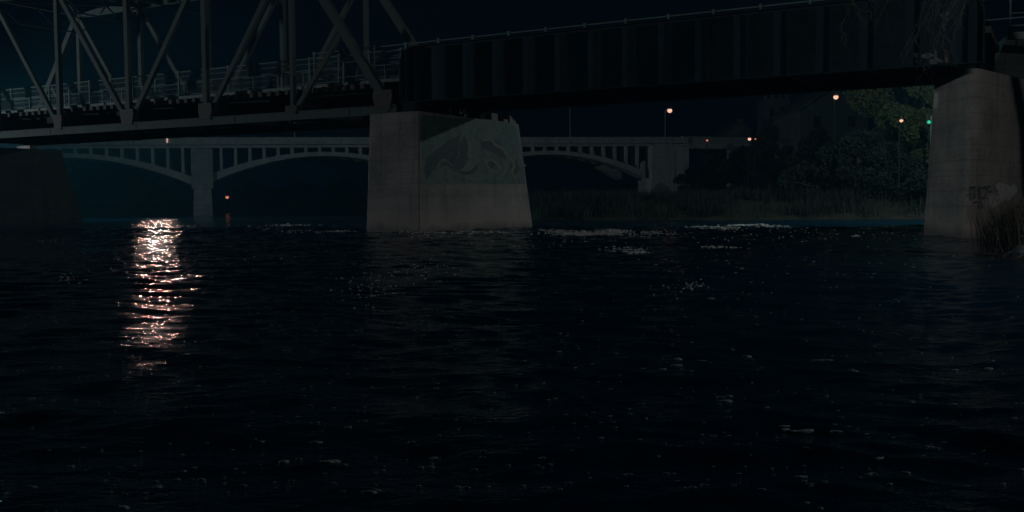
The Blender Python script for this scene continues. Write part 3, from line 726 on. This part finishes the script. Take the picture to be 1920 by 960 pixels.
# ------------------------------------------------------------------ town on the right bank
def gz(x, y): return float(ground_h(x, y))
def house(px0, px1, pyr, pye, Y, depth, label, name='house', tower=False, chim=True):
    a = pix_y(px0, pye, Y); b = pix_y(px1, pye, Y); rz = pix_y((px0+px1)/2, pyr, Y).z; ez = a.z
    z0 = gz((a.x+b.x)/2, Y)-.5
    root = empty(name, ((a.x+b.x)/2, Y, z0), 0, label=label, cat='building', group='buildings of the far town')
    w = (b.x-a.x)/2; H = ez-z0
    q = MB(); q.box(-w,w,0,depth,0,H); q.add([(-w,.0,H),(w,.0,H),(0,.0,rz-z0-.15)], [(0,1,2)]); wl = q.build('wall', M['brick'], root)
    q = MB(); hr = rz-z0
    for sg in (-1,1):
        q.frus([(sg*(w+.4),-.4,H-.25),(0,-.4,hr),(0,depth+.4,hr),(sg*(w+.4),depth+.4,H-.25)],[(sg*(w+.4),-.4,H),(0,-.4,hr+.25),(0,depth+.4,hr+.25),(sg*(w+.4),depth+.4,H)])
    rf = q.build('roof', M['roof'], root)
    if chim: q = MB(); q.box(w*.4,w*.4+.9,depth*.5,depth*.5+.9,H,hr+.9); q.build('chimney', M['brick'], rf)
    for k in range(2):
        x = -w*.5+w*k; q = MB(); q.box(x-.6,x+.6,-.05,-.004,H-2.6,H-.9); f = q.build('window', M['brick'], root)
        q = MB(); q.box(x-.5,x+.5,-.08,-.052,H-2.5,H-1.0); q.build('pane', M['glass'], f)
    return root
house(1500,1628,163,205,135,14, 'wide gabled house whose pale roof peaks behind the orange lamp', 'gabled_house')
house(1362,1408,229,247,175,9, 'small gabled house low behind the approach span')
house(1404,1436,236,250,185,9, 'second small house, tight against the tower hall')
# old stone hall with a battlemented tower
a = pix_y(1432, 225, 170); z0 = gz(a.x, 170)-.5
root = empty('tower_hall', (a.x, 170, z0), 0, label='pale stone hall with a square battlemented tower, partly behind dark trees', cat='building', group='buildings of the far town')
tz = pix_y(1432, 186, 170).z-z0; hz = pix_y(1432, 206, 170).z-z0
q = MB(); q.box(0,4.6,0,4.6,0,tz); 
for k in range(4):
    q.box(.02+1.24*k,.6+1.24*k,0.0,.5,tz+.002,tz+.75)
q.box(-.15,4.75,-.15,4.75,tz-.9,tz-.6)
q.build('tower', M['brick'], root)
q = MB(); q.box(4.65,13,1,9,0,hz)
for k in range(6): q.box(4.9+1.3*k,5.5+1.3*k,.9,1.3,hz+.002,hz+.6)
q.build('hall', M['brick'], root)
for x in (1.0, 2.9):
    q = MB(); q.box(x,x+.8,-.06,-.004,tz-4.2,tz-1.4); q.build('window', M['glass'], root)
for x in (6, 8.4, 10.8):
    q = MB(); q.box(x,x+.9,.94,.996,hz-3.2,hz-1.2); q.build('window', M['glass'], root)
p = pix_y(1483, 238, 150)
root = empty('cottage', (p.x, 150, p.z-3), 0, label='low dark cottage with one dimly lit window among trees', cat='building', group='buildings of the far town')
q = MB(); q.box(-3.5,4.5,.1,6,-5,2); q.build('wall', M['brick'], root)
q = MB(); q.frus([(-4,-.2,1.9),(5,-.2,1.9),(5,6.3,1.9),(-4,6.3,1.9)],[(-4,3,4.2),(5,3,4.2),(5,3.1,4.2),(-4,3.1,4.2)]); q.build('roof', M['roof'], root)
q = MB(); q.box(-.25,.3,.02,.09,2.4-1.4,3.6-1.6); q.build('lit_window', M['window'], root)

# ------------------------------------------------------------------ vegetation
def leaf_cloud(blobs, n, size, mi=0, flat=.6, rng=None):
    rng = rng or RNG
    wts = np.array([b[3]**2 for b in blobs]); wts = wts/wts.sum()
    ids = rng.choice(len(blobs), n, p=wts); B = np.array([[*b[:3], b[3]] for b in blobs])[ids]
    d = rng.normal(size=(n,3)); d /= np.linalg.norm(d,axis=1)[:,None]
    r = B[:,3]*(.55+.5*rng.random(n))
    P = B[:,:3]+d*r[:,None]*np.array([1,1,flat+.2])
    a = rng.normal(size=(n,3)); a /= np.linalg.norm(a,axis=1)[:,None]
    b = np.cross(a, rng.normal(size=(n,3))); b /= np.linalg.norm(b,axis=1)[:,None]
    s = size*(.6+.8*rng.random(n))[:,None]
    V = np.stack([P-a*s, P+b*s*.5, P+a*s, P-b*s*.5], 1).reshape(-1,3)
    F = np.arange(4*n).reshape(-1,4)
    return V, F
def mesh_np(name, V, F, m, parent=None):
    me = bpy.data.meshes.new(name); me.vertices.add(len(V)); me.vertices.foreach_set('co', V.astype(np.float32).ravel())
    k = F.shape[1]; me.loops.add(F.size); me.loops.foreach_set('vertex_index', F.ravel().astype(np.int32)); me.polygons.add(len(F))
    me.polygons.foreach_set('loop_start', np.arange(0,F.size,k,dtype=np.int32)); me.polygons.foreach_set('loop_total', np.full(len(F),k,dtype=np.int32))
    me.update(calc_edges=True); me.materials.append(m)
    o = bpy.data.objects.new(name, me); COL.objects.link(o)
    if parent: o.parent = parent
    return o
def tree(base, h, w, label, leafm, n=9000, size=.2, seed=1, group='trees on the river bank', trunk_h=.25):
    rg = np.random.default_rng(seed); root = empty('broadleaf_tree', base, 0, label=label, cat='tree', group=group)
    blobs = []
    for k in range(26):
        z = h*(trunk_h+(1-trunk_h)*rg.random()); f = math.sin(math.pi*min(1,max(.12,(z/h-trunk_h*.6)/(1-trunk_h*.6)))); a = rg.random()*6.28; rr = w*.5*(.35+.65*rg.random()**.5)*f
        blobs.append((rr*math.cos(a), rr*math.sin(a), z, w*(.10+.10*rg.random())))
    V, F = leaf_cloud(blobs, n, size, rng=rg); mesh_np('crown', V, F, leafm, root)
    q = MB(); q.tube([(0,0,-.5),(.1,0,h*.3),(-.1,.1,h*.6),(0,0,h*.85)], [w*.04,w*.03,w*.02,w*.006], 8)
    for b in blobs[::2]:
        z = b[2]*.65; q.tube([(0,0,z),(b[0]*.5,b[1]*.5,z+(b[2]-z)*.6),(b[0],b[1],b[2])], [w*.014,w*.009,w*.003], 5)
    q.build('trunk', M['dark_wood'], root); return root
def G(x, y): return (x, y, gz(x, y))
def at(px, Y): return ((px-960)/FPX*Y, Y)
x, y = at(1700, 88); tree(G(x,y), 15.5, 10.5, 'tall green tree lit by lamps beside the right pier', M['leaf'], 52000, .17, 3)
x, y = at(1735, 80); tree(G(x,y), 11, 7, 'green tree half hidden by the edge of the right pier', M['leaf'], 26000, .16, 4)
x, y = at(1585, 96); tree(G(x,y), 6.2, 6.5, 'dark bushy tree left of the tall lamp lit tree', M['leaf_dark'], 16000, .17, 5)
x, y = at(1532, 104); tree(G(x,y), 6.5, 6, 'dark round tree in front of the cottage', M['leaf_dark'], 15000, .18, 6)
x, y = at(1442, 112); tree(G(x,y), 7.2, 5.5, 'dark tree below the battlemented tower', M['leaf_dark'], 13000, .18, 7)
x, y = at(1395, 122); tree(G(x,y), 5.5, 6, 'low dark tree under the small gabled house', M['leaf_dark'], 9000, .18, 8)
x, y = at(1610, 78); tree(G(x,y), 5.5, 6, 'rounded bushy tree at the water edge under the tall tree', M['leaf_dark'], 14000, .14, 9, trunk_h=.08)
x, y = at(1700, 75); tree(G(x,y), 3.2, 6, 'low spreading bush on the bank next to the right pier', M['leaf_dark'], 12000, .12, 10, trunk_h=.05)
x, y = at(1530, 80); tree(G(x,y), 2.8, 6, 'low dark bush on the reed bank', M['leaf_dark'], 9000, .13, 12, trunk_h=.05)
x, y = at(1295, 118); tree(G(x,y), 3.8, 4, 'small bush at the foot of the arch bridge abutment', M['leaf_dark'], 7000, .13, 11, trunk_h=.1)
# far trees beyond the arches
proto = None
for k, (px, Y, sc, wd) in enumerate(((40,165,1.0,'broad'),(150,158,1.1,'wide'),(262,170,.9,'low'),(480,168,.75,'small'),(560,160,.7,'squat'),(650,172,.8,'rounded'),(745,165,.8,'sparse'),(870,170,.75,'dense'),(1040,158,.6,'shrubby'),(1130,150,.55,'tiny'))):
    x, y = at(px, Y)
    lbs = ('broad dark tree far behind the leftmost arch at the edge','wide dark tree beyond the leftmost arch','low dark tree just left of the lit lamp behind the arches','small dark tree beyond the left arch, right of the red lamp','squat dark tree under the crown of the left arch',
           'rounded dark tree left of the mural pier, beyond the arch','sparse dark tree behind the left face of the mural pier','dense dark tree behind the mural face of the pier','shrubby dark tree seen through the right arch','tiny dark tree at the right haunch of the right arch')
    if proto is None: proto = tree((x,y,.8), 7, 9, lbs[0], M['leaf_dark'], 7000, .25, 20, group='trees beyond the arch bridge', trunk_h=.12); o = proto
    else: o = dup(proto); o.location = (x,y,.8); o.rotation_euler.z = k*1.3
    o.scale = (sc,sc,sc*.8); o['label'] = lbs[k]

# reeds along the far right bank
def blades(name, spots, m, hmin, hmax, lean, n_per, spread, kind='stuff', w=.03, parent=None, dirb=(0,0)):
    V = []; F = []
    for (x, y, z) in spots:
        for k in range(n_per):
            ox, oy = RNG.normal(0, spread, 2); h = hmin+(hmax-hmin)*RNG.random(); a = RNG.random()*6.28; l = lean*h*RNG.random()
            dx, dy = math.cos(a)*l+dirb[0]*h, math.sin(a)*l+dirb[1]*h; b0 = len(V); px, py = -math.sin(a)*w, math.cos(a)*w
            V += [(x+ox-px,y+oy-py,z-.1),(x+ox+px,y+oy+py,z-.1),(x+ox+dx*.4+px*.7,y+oy+dy*.4+py*.7,z+h*.6),(x+ox+dx*.4-px*.7,y+oy+dy*.4-py*.7,z+h*.6),(x+ox+dx,y+oy+dy,z+h),(x+ox+dx+px*.1,y+oy+dy+py*.1,z+h)]
            F += [(b0,b0+1,b0+2,b0+3),(b0+3,b0+2,b0+5,b0+4)]
    o = mesh_np(name, np.array(V), np.array(F), m, parent)
    if kind: tag(o, kind=kind)
    return o
sp = []
while len(sp) < 2600:
    px = random.uniform(1000, 1760); Y = random.uniform(71, 104); x, y = at(px, Y)
    d = float(shore_dist(np.array(x), np.array(y)))
    if d > .1 and random.random() < .15+.85*max(0,math.sin(x*.9+1)*math.sin(y*.55+x*.3)+.35): sp.append((x, y, gz(x, y)))
tag(blades('reeds', sp, M['reed'], .35, 1.25, .55, 10, .40), label='dry reeds and tall grass along the far right bank', cat='reeds')
sp = []
while len(sp) < 500:
    x = random.uniform(-60, -14); y = random.uniform(140, 150); sp.append((x, y, max(0,gz(x, y))))
tag(blades('grass', sp, M['reed'], .5, 1.2, .3, 6, .6), label='low grass on the bank beyond the left arch', cat='grass')
# shrub of dry stems and rocks by the right edge
x, y = 13.4, 25.3
root = empty('dry_shrub', (x, y, gz(x,y)), 0, label='dry straw coloured shrub leaning out at the right edge', cat='shrub')
q = blades('stems', [(dx, dy, 0) for dx, dy in ((0,0),(.4,.3),(-.3,.4),(.7,-.2),(-.1,-.4),(1.1,.3),(.6,.7))], M['straw'], .6, 1.55, .75, 150, .24, kind=None, w=.010, parent=root, dirb=(-.25,-.05))
V, F = leaf_cloud([(0,0,.7,.5),(.5,.2,.9,.6),(1.1,0,.8,.7)], 2500, .05); mesh_np('leaves', V, F, M['straw'], root)
def rock(px, py, s, label, seed):
    rg = random.Random(seed); p = pix_z(px, py, 0.05)
    bm = bmesh.new(); bmesh.ops.create_icosphere(bm, subdivisions=3, radius=1)
    for v in bm.verts:
        n = v.co.copy(); f = 1+.18*math.sin(n.x*3+seed)+.15*math.sin(n.y*4+seed*2)+.12*math.sin(n.z*5+n.x*4+seed)+rg.uniform(-.03,.03); v.co = n*f
        v.co.z *= .6
    bmesh.ops.scale(bm, verts=bm.verts, vec=(s,s*.8,s))
    me = bpy.data.meshes.new('boulder'); bm.to_mesh(me); bm.free(); me.materials.append(M['rock'])
    o = bpy.data.objects.new('boulder', me); COL.objects.link(o); o.location = p; o.rotation_euler.z = seed
    tag(o, label, 'rock', 'boulders at the water edge'); return o
rock(1912,482,.42,'grey boulder under the dry shrub, nearest the frame edge',1); rock(1893,470,.28,'smaller boulder left of the one under the shrub',2); rock(1868,455,.30,'dark low boulder where the pier meets the bank',3)

# overhanging tree, its twigs drooping in front of the girder
root = empty('bare_tree', G(21.5, 27.5), 0, label='bare tree on the right bank, twigs drooping before the girder', cat='tree')
o0 = root.location
def L(p): return Vector(p)-o0
q = MB(); q.tube([L((21.5,27.5,o0.z-.5)),L((21,27.7,6)),L((19.5,28,9.4)),L((17,28.3,11))], [.3,.24,.17,.09], 8); q.build('trunk', M['dark_wood'], root)
def droop(start, end, r, sub, mb, seed):
    rg = random.Random(seed); s = Vector(start); e = Vector(end); pts = []
    for k in range(8):
        t = k/7; p = s.lerp(e, t); p.z += .5*math.sin(math.pi*t)*(s-e).length*.12
        p += Vector((rg.uniform(-.06,.06),rg.uniform(-.06,.06),rg.uniform(-.05,.05))); pts.append(p)
    mb.tube([L(p) for p in pts], [r*(1-.8*k/7) for k in range(8)], 4)
    if sub:
        for k in (2,3,4,5,6,7):
            p = pts[k]; ee = p+Vector((rg.uniform(-.45,.35),rg.uniform(-.3,.3),-rg.uniform(.2,.9))); droop(p, ee, r*.5, sub-1, mb, seed*7+k)
mb = MB()
for i, (px, py, Y, r, sub) in enumerate(((1585,40,28,.018,2),(1625,22,28.4,.018,2),(1640,45,27.6,.012,1),(1715,60,28,.02,2),(1735,75,28.5,.02,2),(1750,90,27.8,.02,2),(1765,60,28.2,.018,2),(1778,70,28,.018,2),(1705,95,28.1,.012,1),(1740,40,28.6,.018,2),(1790,55,28.2,.016,1))):
    e = pix_y(px, py, Y); s = Vector((e.x+1.2+.2*(i%3), e.y+.2, e.z+2.6)); droop(s, e, r, sub, mb, 40+i)
for i in range(6): mb.tube([L((17+.2*i,28.3,11)), L((14.5-.7*i,28.2,10.2-.1*i))], [.07,.03], 5)
mb.build('twigs', M['twig'], root)

# foam flecks riding on the near water
fl = []
rg = random.Random(3)
for px, py, n, s in ((1360,745,4,.05),(1352,740,2,.04),(1265,675,3,.05),(1311,670,1,.04),(1413,668,2,.045),(1540,672,4,.045),(1255,694,2,.03),(1600,700,3,.03),(1545,735,4,.02),(1475,798,4,.04),(1500,806,3,.04),(1570,808,2,.03),(1630,857,1,.035),
                     (535,860,2,.035),(350,880,3,.03),(375,893,2,.03),(697,917,3,.03),(595,828,2,.03),(613,862,4,.03),(650,806,6,.018),(800,866,4,.025),(825,850,4,.02),(488,820,4,.018),(735,760,3,.015),(825,721,3,.018),(770,826,2,.02),(290,912,1,.03),(238,955,1,.04),
                     (1020,855,3,.02),(1030,745,4,.018),(1075,795,2,.018),(920,768,2,.02),(1060,632,5,.02),(1080,648,3,.02),(1045,657,2,.02),(1520,942,2,.02),(1500,894,3,.02),(1860,686,2,.04),(1790,690,2,.03),(1900,760,2,.02),(60,745,5,.02),(100,750,3,.02),(48,915,1,.02),(120,872,1,.02),(1525,945,1,.03),(1760,830,3,.02),(1700,870,2,.02),
                     (640,560,4,.02),(690,548,6,.02),(735,510,5,.02),(790,515,4,.02),(550,550,6,.02),(520,610,4,.02),(480,590,4,.02),(1105,520,4,.03),(1025,472,3,.03),(1300,540,10,.03),(1330,560,6,.03),(1380,500,4,.03),(1700,465,3,.04),(1710,495,3,.03),(1640,550,4,.02),(1690,565,3,.02),(1560,540,3,.02),(100,600,3,.02),(90,600,3,.02),(200,640,3,.02),(40,700,4,.02),(120,525,6,.03)):
    for k in range(max(1, (n+1)//2)): fl.append((px+rg.gauss(0,8), py+rg.gauss(0,3.0), s*1.5*rg.uniform(.5,1.1)))
for k in range(950):
    py = 445+480*rg.random()**1.9; px = rg.uniform(0,1920); fl.append((px, py, (.010+.012*rg.random())*(1+1.0*(py < 520))))
V = []; F = []
pts = [pix_z(px,py,0) for px,py,_ in fl]
Hs, _ = wave_field(np.array([p.x for p in pts]), np.array([p.y for p in pts]), np.array([p.y*.0042 for p in pts]))
for (px,py,s), p, h in zip(fl, pts, Hs):
    n = 9; b0 = len(V); a = rg.uniform(1.3,2.6); s *= .62; rz = rg.uniform(-.35,.35); cr, sr = math.cos(rz), math.sin(rz)
    ring = [(math.cos(2*math.pi*k/n)*a*rg.uniform(.6,1.15), math.sin(2*math.pi*k/n)*.8*rg.uniform(.7,1.2)) for k in range(n)]
    ring = [(c*cr-d*sr, c*sr+d*cr) for c, d in ring]
    for f, z in ((1,-.004),(.75,.16*s+.001),(.35,.26*s+.001),(.01,.28*s+.001)):
        V += [(p.x+s*f*c, p.y+s*f*d, h+z) for c,d in ring]
    for i in range(3):
        F += [(b0+i*n+k, b0+i*n+(k+1)%n, b0+(i+1)*n+(k+1)%n, b0+(i+1)*n+k) for k in range(n)]
NEARF = (V, F)
def fleck_mesh(fl, scale):
    V = []; F = []
    pts = [pix_z(px,py,0) for px,py,_ in fl]
    Hs, _ = wave_field(np.array([p.x for p in pts]), np.array([p.y for p in pts]), np.array([p.y*.0042 for p in pts]))
    for (px,py,s_), p, h in zip(fl, pts, Hs):
        n = 6; b0 = len(V); a = rg.uniform(1.0,1.8); s_ *= scale
        ring = [(math.cos(2*math.pi*k/n)*a*rg.uniform(.6,1.2), math.sin(2*math.pi*k/n)*rg.uniform(.6,1.2)) for k in range(n)]
        for f, z in ((1,-.02),(.7,.35*s_),(.02,.6*s_)):
            V += [(p.x+s_*f*c, p.y+s_*f*d, h+z) for c,d in ring]
        for i in range(2):
            F += [(b0+i*n+k, b0+i*n+(k+1)%n, b0+(i+1)*n+(k+1)%n, b0+(i+1)*n+k) for k in range(n)]
    return np.array(V), np.array(F)
fr = []
for px, py, w, hh, n, sz in ((1110,438,55,2.2,620,.055),(1085,440,22,1.2,160,.07),(1155,435,22,1.6,190,.065),(1040,435,30,2.0,150,.05),(1225,437,40,2.0,130,.045),(1170,441,120,4,150,.035),(1400,423,32,1.0,150,.06),(1445,426,30,1.3,110,.055),(1350,427,45,1.5,110,.055),(1370,431,18,1.0,60,.06),
                         (1305,426,18,1.0,50,.055),(1690,426,18,.8,90,.055),(1625,430,14,.8,40,.05),(1540,433,150,6,120,.035),(1605,443,4,.6,14,.05),(860,437.5,100,1.0,230,.045),(925,435,30,1.5,50,.05),(810,442,50,3,50,.035),(545,422.5,30,.7,70,.06),(565,435,40,1.5,70,.045),(640,434,28,1.0,60,.05),(500,430,50,4,50,.04),
                         (1350,464,28,.8,60,.035),(1170,467,35,2.5,60,.03),(1190,473,25,1,40,.03),(90,453,20,1.5,25,.035),(130,522,18,4,50,.022),(1305,533,26,7,34,.014),(1260,540,40,8,26,.013),(350,425,20,3,30,.05),(760,500,80,20,120,.016),(700,540,60,18,60,.016),(1100,450,200,9,160,.022),(300,470,200,25,100,.02),(1450,445,200,8,70,.03)):
    for k in range(n):
        x_, y_ = px+rg.gauss(0,w*.6), py+rg.gauss(0,hh*.8)
        if y_ > 412: fr.append((x_, y_, sz*rg.uniform(.4,1.5)))
V2, F2 = fleck_mesh(fr, .92)
o = mesh_np('rapids_foam', V2, F2, concrete('rapids_white', (.82,.79,.77), (.6,.61,.61), boards=False, stain=.3)); tag(o, kind='stuff', label='broken white water on the riffle between the piers', cat='foam')
V, F = NEARF
fm = concrete('foam_white', (.36,.42,.42), (.22,.28,.29), boards=False, stain=.5)
o = mesh_np('foam', np.array(V), np.array(F), fm); tag(o, kind='stuff', label='scattered white foam flecks on dark river water', cat='foam')

# ------------------------------------------------------------------ lit lamps
# tall lamp on the left bank, well outside the frame
street_lamp('street_lamp', (-76, 61, gz(-76,61)), 9-gz(-76,61), (1.2,.5), M['white_glow'], 'tall bank lamp beyond the left edge of the picture', .3, 'tall lamps on the near banks')
lamp_light('bank_light', (-74.8,61.5,8.6), 27000, (.84,.95,1.0), .4, spot=((0,54,4),152), blend=.9)
lamp_light('downstream_light', (27.6,58.6,11.9), 3600, (.84,1.0,.96), .25, spot=((27.6-5.7*2,58.6+8.2*2,11.9-5.4),164), blend=.08)
street_lamp('street_lamp', (28.4,59.2,gz(28.4,59.2)), 11.9-gz(27.8,59.2), (-.8,-.6), M['white_glow'], 'tall lamp behind the right pier, hidden by the girder', .25, 'tall lamps on the near banks')
# lamp on the near right bank behind the viewer
street_lamp('street_lamp', (21,12,gz(21,12)), 8-gz(21,12), (-.8,.3), M['white_glow'], 'bank lamp beyond the right edge of the picture', .25, 'tall lamps on the near banks')
lamp_light('right_bank_light', (20.2,12.3,7.6), 1650, (.96,.97,.95), .25)
# the lamp on the arch bridge that streaks the river: a shielded head facing the water
al = on_arch(-5.4,-1.1,10.08); 
ad = Vector((.348,-.9375)); dep = R(22)
lamp_light('arch_light', al, 1800, (1.0,.66,.56), .30, spot=(al+Vector((ad.x*math.cos(dep), ad.y*math.cos(dep), -math.sin(dep)))*10,33.5), blend=.02)
# unseen lamp added left of the frame to light the mist between the bridges
street_lamp('street_lamp', (-60,96,gz(-60,96)), 9-gz(-60,96), (.8,-.3), M['white_glow'], 'unseen lamp added between the two bridges to light the mist, beyond the left edge', .25, 'tall lamps on the near banks')
lamp_light('mist_fill_light', (-59,95.5,8.3), 26000, (.60,1.0,.93), .3, spot=((-25,80,1),70), blend=.6)

# ------------------------------------------------------------------ thin night mist
hb = MB(); hb.box(-230,230,-70,235,-3,30); hz = hb.build('haze', bpy.data.materials.new('mist'))
hm = hz.data.materials[0]; hm.use_nodes = True; hm.node_tree.nodes.clear()
ho = hm.node_tree.nodes.new('ShaderNodeOutputMaterial'); pv = hm.node_tree.nodes.new('ShaderNodeVolumePrincipled')
pv.inputs['Color'].default_value = (.18,.68,1.0,1); pv.inputs['Density'].default_value = .00055; pv.inputs['Anisotropy'].default_value = .2
hm.node_tree.links.new(pv.outputs[0], ho.inputs['Volume']); tag(hz, kind='stuff')
